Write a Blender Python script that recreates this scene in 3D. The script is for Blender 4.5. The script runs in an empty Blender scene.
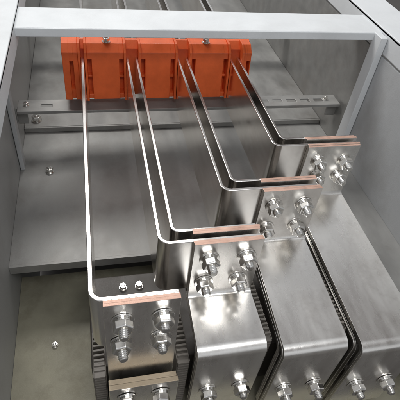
import bpy, bmesh, math, random
from mathutils import Vector, Matrix
random.seed(4)
ZO = 2.2
scene = bpy.context.scene
col = scene.collection
WL = {}

# ------------------------------------------------------------ materials
def newmat(name):
    m = bpy.data.materials.new(name); m.use_nodes = True
    nt = m.node_tree; b = nt.nodes["Principled BSDF"]
    return m, nt, b
def metal(name, colr, rough, var=0.12, scale=(6, 6, 6), metallic=1.0, bump=0.05, cvar=0.25, fine=90, dark=None, stain=0.0, stain_scale=5, stain_col=(.36, .31, .27)):
    m, nt, b = newmat(name)
    N, L = nt.nodes, nt.links
    tc = N.new("ShaderNodeTexCoord"); mp = N.new("ShaderNodeMapping"); mp.inputs["Scale"].default_value = scale
    L.new(tc.outputs["Object"], mp.inputs["Vector"])
    n1 = N.new("ShaderNodeTexNoise"); n1.inputs["Scale"].default_value = 1.6; n1.inputs["Detail"].default_value = 7; n1.inputs["Roughness"].default_value = .62
    L.new(mp.outputs[0], n1.inputs["Vector"])
    n2 = N.new("ShaderNodeTexNoise"); n2.inputs["Scale"].default_value = fine; n2.inputs["Detail"].default_value = 3
    L.new(mp.outputs[0], n2.inputs["Vector"])
    r = N.new("ShaderNodeMapRange"); r.inputs[1].default_value = .3; r.inputs[2].default_value = .7
    r.inputs[3].default_value = max(.04, rough - var); r.inputs[4].default_value = rough + var
    L.new(n1.outputs[0], r.inputs[0]); L.new(r.outputs[0], b.inputs["Roughness"])
    cr = N.new("ShaderNodeValToRGB")
    cr.color_ramp.elements[0].position = .3; cr.color_ramp.elements[1].position = .68
    d = dark or [c * (1 - cvar) for c in colr]
    cr.color_ramp.elements[0].color = (*d, 1); cr.color_ramp.elements[1].color = (*colr, 1)
    L.new(n1.outputs[0], cr.inputs[0])
    last = cr.outputs[0]
    if stain:
        n3 = N.new("ShaderNodeTexNoise"); n3.inputs["Scale"].default_value = stain_scale; n3.inputs["Detail"].default_value = 9; n3.inputs["Roughness"].default_value = .7
        L.new(tc.outputs["Object"], n3.inputs["Vector"])
        s = N.new("ShaderNodeValToRGB"); s.color_ramp.elements[0].position = .50; s.color_ramp.elements[1].position = .72
        s.color_ramp.elements[0].color = (0, 0, 0, 1); s.color_ramp.elements[1].color = (stain, stain, stain, 1)
        L.new(n3.outputs[0], s.inputs[0])
        mx = N.new("ShaderNodeMixRGB"); mx.inputs[2].default_value = (*stain_col, 1)
        L.new(s.outputs[0], mx.inputs[0]); L.new(last, mx.inputs[1]); last = mx.outputs[0]
    L.new(last, b.inputs["Base Color"])
    b.inputs["Metallic"].default_value = metallic
    bp = N.new("ShaderNodeBump"); bp.inputs["Strength"].default_value = bump; bp.inputs["Distance"].default_value = .002
    L.new(n2.outputs[0], bp.inputs["Height"]); L.new(bp.outputs[0], b.inputs["Normal"])
    return m
M_TIN = metal("tinned_copper", (.95, .93, .89), .21, .06, (7, 1.5, 7), metallic=1, bump=.04, dark=(.82, .78, .74), stain=.3, stain_scale=4)
M_PLATE = metal("tinned_plate", (.96, .94, .90), .28, .07, (8, 2, 2), metallic=1, bump=.06, dark=(.82, .79, .75), stain=.35, stain_scale=7)
M_COPPER = metal("cut_copper", (.74, .49, .39), .45, .1, (14, 30, 30), metallic=.4, bump=.2, dark=(.46, .28, .21), fine=30)
M_BRASS = metal("cut_brass_edge", (.64, .52, .37), .5, .1, (14, 30, 30), metallic=.4, bump=.2, cvar=.35, fine=30)
M_ZINC = metal("zinc_plated_steel", (.93, .91, .87), .20, .08, (30, 30, 30), bump=.05, cvar=.2)
M_GALV = metal("galvanised_sheet", (.37, .365, .35), .50, .12, (4, 2.0, 4), metallic=.4, bump=.08, cvar=.32, stain=.65, stain_scale=3.5, stain_col=(.22, .205, .185))
M_GALVD = metal("galvanised_rail", (.38, .375, .36), .48, .08, (4, 8, 8), metallic=.5, bump=.05, cvar=.25, stain=.3)
M_WHITE = metal("white_powder_coat", (.74, .76, .77), .40, .06, (4, 4, 4), metallic=0, bump=.25, cvar=.07, stain=.22, stain_scale=2.5, stain_col=(.42, .41, .40))
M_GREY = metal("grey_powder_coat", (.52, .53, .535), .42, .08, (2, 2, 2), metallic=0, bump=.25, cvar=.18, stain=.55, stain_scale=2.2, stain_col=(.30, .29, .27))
M_GREYL = metal("dusty_grey_coat", (.42, .42, .41), .42, .08, (2, 2, 2), metallic=0, bump=.25, cvar=.2, stain=.5, stain_scale=2.2, stain_col=(.25, .24, .22))
M_OLIVE = metal("stained_floor_panel", (.40, .375, .28), .5, .1, (3, 3, 3), metallic=.1, bump=.2, cvar=.35, stain=.9, stain_scale=4, stain_col=(.19, .17, .115))
M_RED = metal("orange_red_moulding", (.90, .155, .035), .40, .08, (8, 8, 8), metallic=0, bump=.3, cvar=.22)
M_DARK = metal("dark_moulded_plastic", (.085, .075, .065), .42, .1, (10, 10, 10), metallic=0, bump=.3, cvar=.3)
M_RIB = metal("dark_vent_rib", (.20, .18, .155), .42, .1, (10, 10, 10), metallic=0, bump=.2, cvar=.3)
M_FLOOR = metal("concrete_floor", (.16, .15, .14), .7, .1, (1, 1, 1), metallic=0, bump=.4, cvar=.3)

# ------------------------------------------------------------ helpers
def place(o, wl, parent):
    WL[o.name] = Vector(wl)
    if parent is not None:
        o.parent = parent
        o.location = Vector(wl) - WL[parent.name]
    else:
        o.location = Vector(wl)
def empty(name, loc, label=None, category=None, group=None):
    e = bpy.data.objects.new(name, None); e.empty_display_size = .05
    col.objects.link(e); place(e, (loc[0], loc[1], loc[2] + ZO), None)
    if label: e["label"] = label
    if category: e["category"] = category
    if group: e["group"] = group
    return e
def finish(name, bm, mats, parent=None, origin=None, bevel=.002, seg=2, smooth=True):
    bmesh.ops.recalc_face_normals(bm, faces=bm.faces)
    cs = [v.co for v in bm.verts]
    if origin is None:
        origin = sum(cs, Vector()) / len(cs)
    origin = Vector(origin)
    for v in bm.verts: v.co -= origin
    me = bpy.data.meshes.new(name); bm.to_mesh(me); bm.free()
    for m in mats: me.materials.append(m)
    o = bpy.data.objects.new(name, me); col.objects.link(o)
    place(o, origin + Vector((0, 0, ZO)), parent)
    for p in me.polygons: p.use_smooth = bool(smooth and bevel)
    if bevel:
        b = o.modifiers.new("bevel", "BEVEL"); b.width = bevel; b.segments = seg; b.limit_method = 'ANGLE'; b.angle_limit = math.radians(40)
        b.harden_normals = True
    return o
def addbox(bm, x0, x1, y0, y1, z0, z1, mi=0):
    vs = [bm.verts.new(p) for p in ((x0, y0, z0), (x1, y0, z0), (x1, y1, z0), (x0, y1, z0), (x0, y0, z1), (x1, y0, z1), (x1, y1, z1), (x0, y1, z1))]
    for f in ((0, 3, 2, 1), (4, 5, 6, 7), (0, 1, 5, 4), (1, 2, 6, 5), (2, 3, 7, 6), (3, 0, 4, 7)):
        bm.faces.new([vs[i] for i in f]).material_index = mi
def boxes(name, lst, mats, parent=None, **k):
    bm = bmesh.new()
    for b in lst: addbox(bm, *b)
    return finish(name, bm, mats, parent, **k)
def fillet(pts, r, n=8):
    out = [Vector(pts[0])]
    rs = r if isinstance(r, (list, tuple)) else [r] * len(pts)
    for i in range(1, len(pts) - 1):
        r = rs[i - 1]
        p, a, c = Vector(pts[i]), Vector(pts[i - 1]), Vector(pts[i + 1])
        d1, d2 = (a - p).normalized(), (c - p).normalized()
        cen = p + (d1 + d2) * r
        for k in range(n + 1):
            t = k / n * math.pi / 2
            out.append(cen - d2 * r * math.cos(t) - d1 * r * math.sin(t))
    out.append(Vector(pts[-1]))
    return out
def ribbon(name, path, t, a0, a1, plane, parent, mats=None, flare=None, bevel=.0022):
    """flare=(y_start, y_end, dx_left, dx_right): sideways joggle of the bar while it runs forward"""
    bm = bmesh.new(); rows = []
    n = len(path)
    for i, p in enumerate(path):
        d = (path[min(i + 1, n - 1)] - path[max(i - 1, 0)]).normalized()
        nrm = Vector((-d.y, d.x))
        e0 = e1 = 0
        if flare:
            q = min(1, max(0, (flare[0] - p.x) / (flare[0] - flare[1])))
            e0, e1 = flare[2] * q, flare[3] * q
        ring = []
        for s, a in ((1, a0 + e0), (1, a1 + e1), (-1, a1 + e1), (-1, a0 + e0)):
            w = p + nrm * s * t / 2
            ring.append(bm.verts.new((w.x, w.y, a) if plane == "XY" else (a, w.x, w.y)))
        rows.append(ring)
    for i in range(n - 1):
        for k in range(4):
            bm.faces.new((rows[i][k], rows[i][(k + 1) % 4], rows[i + 1][(k + 1) % 4], rows[i + 1][k]))
    f = bm.faces.new(rows[0][::-1]); f.material_index = 1
    f = bm.faces.new(rows[-1]); f.material_index = 1
    return finish(name, bm, mats or [M_TIN, M_COPPER], parent, bevel=bevel, seg=3)

def lathe(bm, prof, n=20, phase=0.0, mi=0):
    rings = []
    for d, r in prof:
        rings.append([bm.verts.new((r * math.cos(phase + 2 * math.pi * k / n), -d, r * math.sin(phase + 2 * math.pi * k / n))) for k in range(n)])
    for i in range(len(rings) - 1):
        for k in range(n):
            bm.faces.new((rings[i][k], rings[i][(k + 1) % n], rings[i + 1][(k + 1) % n], rings[i + 1][k])).material_index = mi
    bm.faces.new(rings[0]); bm.faces.new(rings[-1][::-1])
def mkmesh(name, build, mat):
    bm = bmesh.new(); build(bm); bmesh.ops.recalc_face_normals(bm, faces=bm.faces)
    me = bpy.data.meshes.new(name); bm.to_mesh(me); bm.free(); me.materials.append(mat)
    return me
def b_shank(bm):
    prof = [(-.03, .012), (0.0, .012)]
    d = .0
    while d < .048:
        prof += [(d + .0012, .0142), (d + .0036, .0116)]; d += .0050
    prof += [(d + .001, .0122), (d + .003, .0092)]
    lathe(bm, prof, 18)
def b_washer(bm):
    lathe(bm, [(0.0, .0305), (.0008, .0315), (.0036, .0315), (.0046, .0305)], 28)
def b_spring(bm):
    lathe(bm, [(.0047, .0215), (.0052, .0225), (.0098, .0225), (.0104, .0215)], 24)
def b_nut(bm):
    n = 6; ring = []
    for d, r in ((.0106, .0255), (.0128, .0282), (.0305, .0282), (.0338, .0250), (.0342, .0145)):
        ring.append([bm.verts.new((r * math.cos(2 * math.pi * k / n), -d, r * math.sin(2 * math.pi * k / n))) for k in range(n)])
    for i in range(4):
        for k in range(n):
            bm.faces.new((ring[i][k], ring[i][(k + 1) % n], ring[i + 1][(k + 1) % n], ring[i + 1][k]))
    bm.faces.new(ring[0])
ME_SH = mkmesh("bolt", b_shank, M_ZINC); ME_WA = mkmesh("washer", b_washer, M_ZINC)
ME_SP = mkmesh("spring_washer", b_spring, M_ZINC); ME_NU = mkmesh("nut", b_nut, M_ZINC)
tb = bpy.data.objects.new("bolt", ME_SH); tn = bpy.data.objects.new("nut", ME_NU)
tw = bpy.data.objects.new("washer", ME_WA); ts = bpy.data.objects.new("spring_washer", ME_SP)
bv = tn.modifiers.new("bevel", "BEVEL"); bv.width = .0014; bv.segments = 2; bv.limit_method = 'ANGLE'; bv.angle_limit = math.radians(25)
def bolt(parent, x, y, z, axis="front", s=1.0, length=1.0):
    b = tb.copy(); col.objects.link(b)
    place(b, (x, y, z + ZO), parent)
    if axis == "up": b.rotation_euler = (-math.pi / 2, 0, random.random() * 6)
    else: b.rotation_euler = (random.uniform(-.03, .03), random.random() * 6, random.uniform(-.03, .03))
    b.scale = (s, s * length, s)
    for t in (tw, ts, tn):
        c = t.copy(); col.objects.link(c); c.parent = b
        c.scale = (1, 1 / length, 1)
        c.rotation_euler = (0, random.random() * 2, 0)
    return b

# ------------------------------------------------------------ busbar phases
TB, TP, GAP, HB = .0115, .020, .043, .235
YBACK = 4.2
phases = [  # bar x, corner y, end x, plate x0, x1, front y, joggle left, joggle right
    (-.045, .672, .184, -.014, .187, .0, 0, 0),
    (.157, .841, .466, .254, .470, .612, -.006, .0),
    (.396, 1.046, .735, .530, .742, .578, -.020, -.016),
    (.654, 1.272, 1.000, .785, 1.005, .552, -.018, -.010)]
labels = ["single silver tinned busbar bolted to a straight copper-edged connector",
          "longest pair of silver bent busbars bolted to wide stepped plates",
          "middle pair of silver bent busbars bolted to wide flat plates",
          "shortest pair of silver bent busbars bolted to wide flat plates"]
for i, (bx, yc, xe, p0, p1, YE, j0, j1) in enumerate(phases):
    A = empty("busbar_assembly", (bx, yc, -1.24), labels[i], "busbar", "bolted busbar assemblies above the breaker")
    n = 1 if i == 0 else 2
    for k in range(n):
        o = k * GAP
        path = fillet([(bx + o, YBACK), (bx + o, yc + o), (xe - k * .004, yc + o)], .03 if k == 0 else .022)
        ribbon("bent_bar", path, TB if i else .0135, -1 - HB, -1.0 - k * .001, "XY", A, bevel=.0026)
        yv = (yc - .0065 - TP / 2 - .0006) if k == 0 else (yc + GAP - .0065 - TP / 2 - .0006)
        for lay in (0, 1):
            dl = -.0051 if lay == 0 else .0051     # front / rear lamination
            jit = random.uniform(-.002, .002); ex = random.uniform(-.003, .003)
            if i == 0:
                path = fillet([(yv - .001 + dl, -.994 - lay * .002), (yv - .001 + dl, -1.68)], .01)
                ribbon("connecting_plate", path, .0097, p0 + ex, p1 + ex, "YZ", A, mats=[M_PLATE, M_COPPER], bevel=.0012)
            else:
                zo = -1.258 - k * .034
                path = fillet([(yv + dl, -.994 + k * .002 + jit), (yv + dl, zo - dl), (YE + k * .034 + dl, zo - dl), (YE + k * .034 + dl, -1.68)], [.026 + dl, .026 - dl])
                ribbon("connecting_plate", path, .0097, p0 + k * .003 + ex * .5, p1 - k * .002 + ex, "YZ", A, mats=[M_PLATE, M_COPPER], flare=(yv - .02, YE, j0, j1), bevel=.0012)
    if i == 0:
        for lay in (0, 1):
            pl = ribbon("terminal_plate", [Vector((.602 + lay * .0175, -1.372 - lay * .002)), Vector((.602 + lay * .0175, -1.68))], .0168, p0 - .004, p1 + .008 - lay * .003, "YZ", A, mats=[M_PLATE, M_BRASS])
            pl["label"] = "thick terminal plate with beige brass cut edge"
    w = p1 - p0
    yf = yc - .0065 - TP - .0012
    if i == 0: yf -= .001
    for fx in (.24, .77):
        for z in (-1.064, -1.174):
            f2 = fx - (.03 if z < -1.1 else 0)
            if i == 3 and z < -1.1:
                z = -1.144; f2 = fx - .01 if fx > .5 else .33
            bolt(A, p0 + w * f2 + random.uniform(-.003, .003), yf, z + random.uniform(-.004, .004), length=random.uniform(.9, 1.12))
        zb = -1.435 if i == 0 else -1.497
        yb = .592 if i == 0 else YE - TP / 2 - .0005
        bolt(A, p0 + (j0 + j1) / 2 + w * fx, yb, zb, length=random.uniform(.9, 1.1))

# ------------------------------------------------------------ red support
S = empty("busbar_support", (.3, 2.0, -1.2), "orange-red moulded insulator clamping the silver busbars on a slotted rail", "busbar support")
ZB = -1.186; ZT = -.935
cent = [(-.045, .0085), (.157 + GAP / 2, GAP / 2 + .007), (.396 + GAP / 2, GAP / 2 + .007), (.654 + GAP / 2, GAP / 2 + .007)]
bm = bmesh.new()
def prism(x0, x1, prof):
    """profile (y,z) extruded along x: gives the comb block its sloping face"""
    a = [bm.verts.new((x0, y, z)) for y, z in prof]; b = [bm.verts.new((x1, y, z)) for y, z in prof]
    n = len(prof)
    for k in range(n):
        bm.faces.new((a[k], a[(k + 1) % n], b[(k + 1) % n], b[k]))
    bm.faces.new(a[::-1]); bm.faces.new(b)
def slab(x0, x1, off, zt=0, zb=0):
    prism(x0, x1, [(2.07 - off, ZT + zt), (1.985 + off, ZT + zt), (1.950 + off, ZT - .03 + zt), (1.922 + off, ZB + zb), (2.05, ZB + zb)])
edges = [-.1335]
for c, h in cent:
    slab(c - h - .011, c - h, -.010, .005, -.003); slab(c + h, c + h + .011, -.0102, .005, -.003)
    slab(c - h - .001, c + h + .001, .035, .002, .002)
    edges += [c - h - .011, c + h + .011]
edges.append(.7535)
for a, b in zip(edges[0::2], edges[1::2]):
    wd = b - a
    slab(a - .001, b + .001, .05, -.001, .001)
    if wd < .08:
        slab(a + .000, a + wd * .45, 0); slab(a + wd * .45 + .016, b, .0003)
        prism(a - .0005, b + .0005, [(2.069, ZT - .0005), (1.986, ZT - .0005), (1.951, ZT - .0305), (1.9465, ZT - .07), (2.069, ZT - .07)])
        addbox(bm, a, b, 1.934, 2.05, ZB + .001, ZB + .05)
    else:
        slab(a + .020, b - .020, .0005)
        prism(a - .0005, b + .0005, [(2.069, ZT - .0005), (1.986, ZT - .0005), (1.951, ZT - .0305), (1.9465, ZT - .06), (2.069, ZT - .06)])
        addbox(bm, a, b, 1.928, 2.05, ZB + .0015, ZB + .025)
        addbox(bm, a, b, 1.955, 2.05, -1.09, -1.078)
finish("insulator_body", bm, [M_RED], S, bevel=.0025)
for x in (.065, .53):
    bolt(S, x, 1.998, ZT + .0008, "up", .6)

# ------------------------------------------------------------ cabinet
C = empty("switchgear_cabinet", (.47, 1.2, -2.19), "white steel switchgear cabinet with open frame and galvanised interior", "electrical cabinet")
XL, XR = -.37, 1.30
ZF = -1.70
boxes("frame_beam", [(XL - .02, XR + .05, 1.795, 1.995, -.80, -.785), (XL - .02, XR + .05, 1.792, 1.807, -.822, -.7865), (XL - .02, XR + .05, 1.983, 1.997, -.85, -.7865)], [M_WHITE], C, bevel=.004, seg=3)
for (a, b) in ((XL - .12, XL + .085), (XR, XR + .2)):
    boxes("frame_rail", [(a, b, -.4, 4.3, -.782, -.765), (a, a + .015, -.4, 4.3, -.86, -.767), (b - .015, b, -.4, 4.3, -.86, -.767)], [M_WHITE], C, bevel=.004, seg=3)
boxes("corner_post", [(XR - .035, XR - .002, 1.73, 1.80, -1.459, -.7845)], [M_WHITE], C, bevel=.004)
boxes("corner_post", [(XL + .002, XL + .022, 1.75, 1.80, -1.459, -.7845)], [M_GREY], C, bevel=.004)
boxes("side_panel", [(XR, XR + .01, .45, 1.74, -2.15, -.87)], [M_GREY], C, bevel=0)
boxes("side_panel", [(XR, XR + .01, 1.74, 4.3, -2.15, -.87)], [M_GALVD], C, bevel=0)
boxes("side_panel", [(XL - .01, XL, .2, 4.3, -2.15, -.87)], [M_GREYL], C, bevel=0)
boxes("mounting_sheet", [(XL + .001, 1.0742, 1.18, 2.06, -1.472, -1.46), (XL + .001, 1.074, 1.168, 1.181, -1.50, -1.4602), (1.0745, XR - .001, .50, 2.06, -1.4725, -1.4601)], [M_GALV], C, bevel=0)
boxes("mounting_sheet", [(XL + .001, XR - .001, 2.062, 4.3, -1.442, -1.43), (XL + .001, XR - .001, 2.05, 2.0615, -1.459, -1.4302)], [M_GALV], C, bevel=.003)
boxes("floor_panel", [(XL + .001, XR - .001, .50, 1.30, ZF - .02, ZF)], [M_OLIVE], C, bevel=0)
def rail(y0, y1, z):
    bm = bmesh.new()
    holes = []; x = XL + .04
    while x + .055 < XR - .03:
        if x > .70 or XL + .08 < x < -.2: holes.append((x, x + .05))
        x += .078
    ys = [y0, y0 + (y1 - y0) * .36, y0 + (y1 - y0) * .62, y1]
    cur = XL + .012
    cells = []
    for a, b in holes:
        cells.append((cur, a, False)); cells.append((a, b, True)); cur = b
    cells.append((cur, XR - .012, False))
    vd = {}
    def V(x, y, zz):
        k = (round(x, 5), round(y, 5), round(zz, 5))
        if k not in vd: vd[k] = bm.verts.new((x, y, zz))
        return vd[k]
    for a, b, h in cells:
        for j in range(3):
            if h and j == 1: continue
            bm.faces.new((V(a, ys[j], z), V(b, ys[j], z), V(b, ys[j + 1], z), V(a, ys[j + 1], z)))
        bm.faces.new((V(a, y0, z), V(b, y0, z), V(b, y0, z - .016), V(a, y0, z - .016)))
        bm.faces.new((V(a, y1, z), V(b, y1, z), V(b, y1, z - .016), V(a, y1, z - .016)))
    o = finish("slotted_rail", bm, [M_GALVD], C, bevel=0, smooth=False)
    so = o.modifiers.new("thick", "SOLIDIFY"); so.thickness = .006
    b = o.modifiers.new("bevel", "BEVEL"); b.width = .002; b.segments = 2
    return o
rail(1.89, 1.99, -1.225)
rail(2.72, 2.82, -1.225)
boxes("rail_bracket", [(XR - .06, XR - .003, 1.93, 1.942, -1.32, -1.235)], [M_GALVD], C, bevel=.003)
boxes("rail_bracket", [(XL + .003, XL + .05, 1.93, 1.942, -1.32, -1.235)], [M_GALVD], C, bevel=.003)
for x, y, z, s in ((-.31, 2.12, -1.43, .85), (-.235, 1.73, -1.46, .65), (1.12, 1.72, -1.46, .6), (-.32, 1.945, -1.225, .45), (1.22, 1.945, -1.225, .45), (-.22, .95, ZF, .4)):
    bolt(C, x, y, z, "up", s, .8)

# ------------------------------------------------------------ breaker
B = empty("circuit_breaker", (.5, .9, -1.69), "dark moulded circuit breaker with slotted vents under the busbar plates", "circuit breaker")
boxes("breaker_body", [(-.07, 1.07, .70, 1.06, ZF + .002, -1.43)], [M_DARK], B, bevel=.008, seg=3)
for gx0, gx1, zt, ye in ((-.060, -.026, -1.37, .80), (.200, .236, -1.345, .84), (.480, .500, -1.278, 1.02), (.7475, .7605, -1.276, 1.04), (.990, 1.02, -1.36, 1.04)):
    L = []
    y = .66
    while y < ye - .02:
        L.append((gx0, gx1, y, y + .0075, -1.426, zt)); y += .0165
    z = -1.695
    while z < zt - .01:
        L.append((gx0, gx1, .64, .697, z, z + .0075)); z += .0165
    L.append((gx0 - .003, gx0, .645, ye, -1.69, zt - .012)); L.append((gx1, gx1 + .003, .645, ye, -1.69, zt - .012))
    boxes("vent_grille", L, [M_RIB], B, bevel=.001, seg=1)
for x in (.055, .115):
    bolt(B, x, 1.0, -1.43, "up", .5, .7)

# ------------------------------------------------------------ floor
f = boxes("floor", [(-6, 8, -6, 9, -2.25, -2.2)], [M_FLOOR], None, bevel=0)
f["kind"] = "structure"

# ------------------------------------------------------------ camera
X = Vector((.975, .066, -.212)).normalized()
Y = Vector((-.197, .693, -.693)); Y = (Y - X * Y.dot(X)).normalized()
Z = X.cross(Y)
cam = bpy.data.cameras.new("camera"); co = bpy.data.objects.new("camera", cam); col.objects.link(co)
R = Matrix((X, Y, Z)).to_4x4()
co.matrix_world = Matrix.Translation((0, 0, ZO)) @ R
cam.sensor_width = 36; cam.lens = 450 / 400 * 36; cam.clip_start = .01; cam.clip_end = 100
scene.camera = co

# ------------------------------------------------------------ light
w = bpy.data.worlds.new("World"); scene.world = w; w.use_nodes = True
N, Lk = w.node_tree.nodes, w.node_tree.links
bg = N["Background"]
tc = N.new("ShaderNodeTexCoord"); no = N.new("ShaderNodeTexNoise"); no.inputs["Scale"].default_value = 2.4; no.inputs["Detail"].default_value = 2
cr = N.new("ShaderNodeValToRGB"); cr.color_ramp.elements[0].position = .42; cr.color_ramp.elements[1].position = .58
cr.color_ramp.elements[0].color = (.16, .145, .14, 1); cr.color_ramp.elements[1].color = (.85, .88, .92, 1)
Lk.new(tc.outputs["Generated"], no.inputs["Vector"]); Lk.new(no.outputs[0], cr.inputs[0]); Lk.new(cr.outputs[0], bg.inputs[0])
bg.inputs[1].default_value = .8
def area(loc, tgt, size, sy, e, c=(1, 1, 1)):  # softbox added out of view, not a fixture of the room
    l = bpy.data.lights.new("added_softbox", "AREA"); l.shape = 'RECTANGLE'; l.size = size; l.size_y = sy; l.energy = e; l.color = c
    o = bpy.data.objects.new("added_softbox", l); col.objects.link(o)
    o.location = Vector(loc) + Vector((0, 0, ZO))
    o.rotation_euler = (Vector(tgt) - Vector(loc)).to_track_quat('-Z', 'Y').to_euler()
area((-.3, 3.8, 2.2), (.4, 1.2, -1.2), 2.3, 1.3, 112, (1, .985, .96))  # added rear softbox, mirrored by the flat plates and bar edges
area((.6, -1.0, 2.0), (.5, 1.0, -1.2), 1.6, 1.0, 36, (.97, .98, 1))  # added weaker softbox over the front side
scene.view_settings.view_transform = 'Standard'; scene.view_settings.look = 'None'; scene.view_settings.exposure = 0
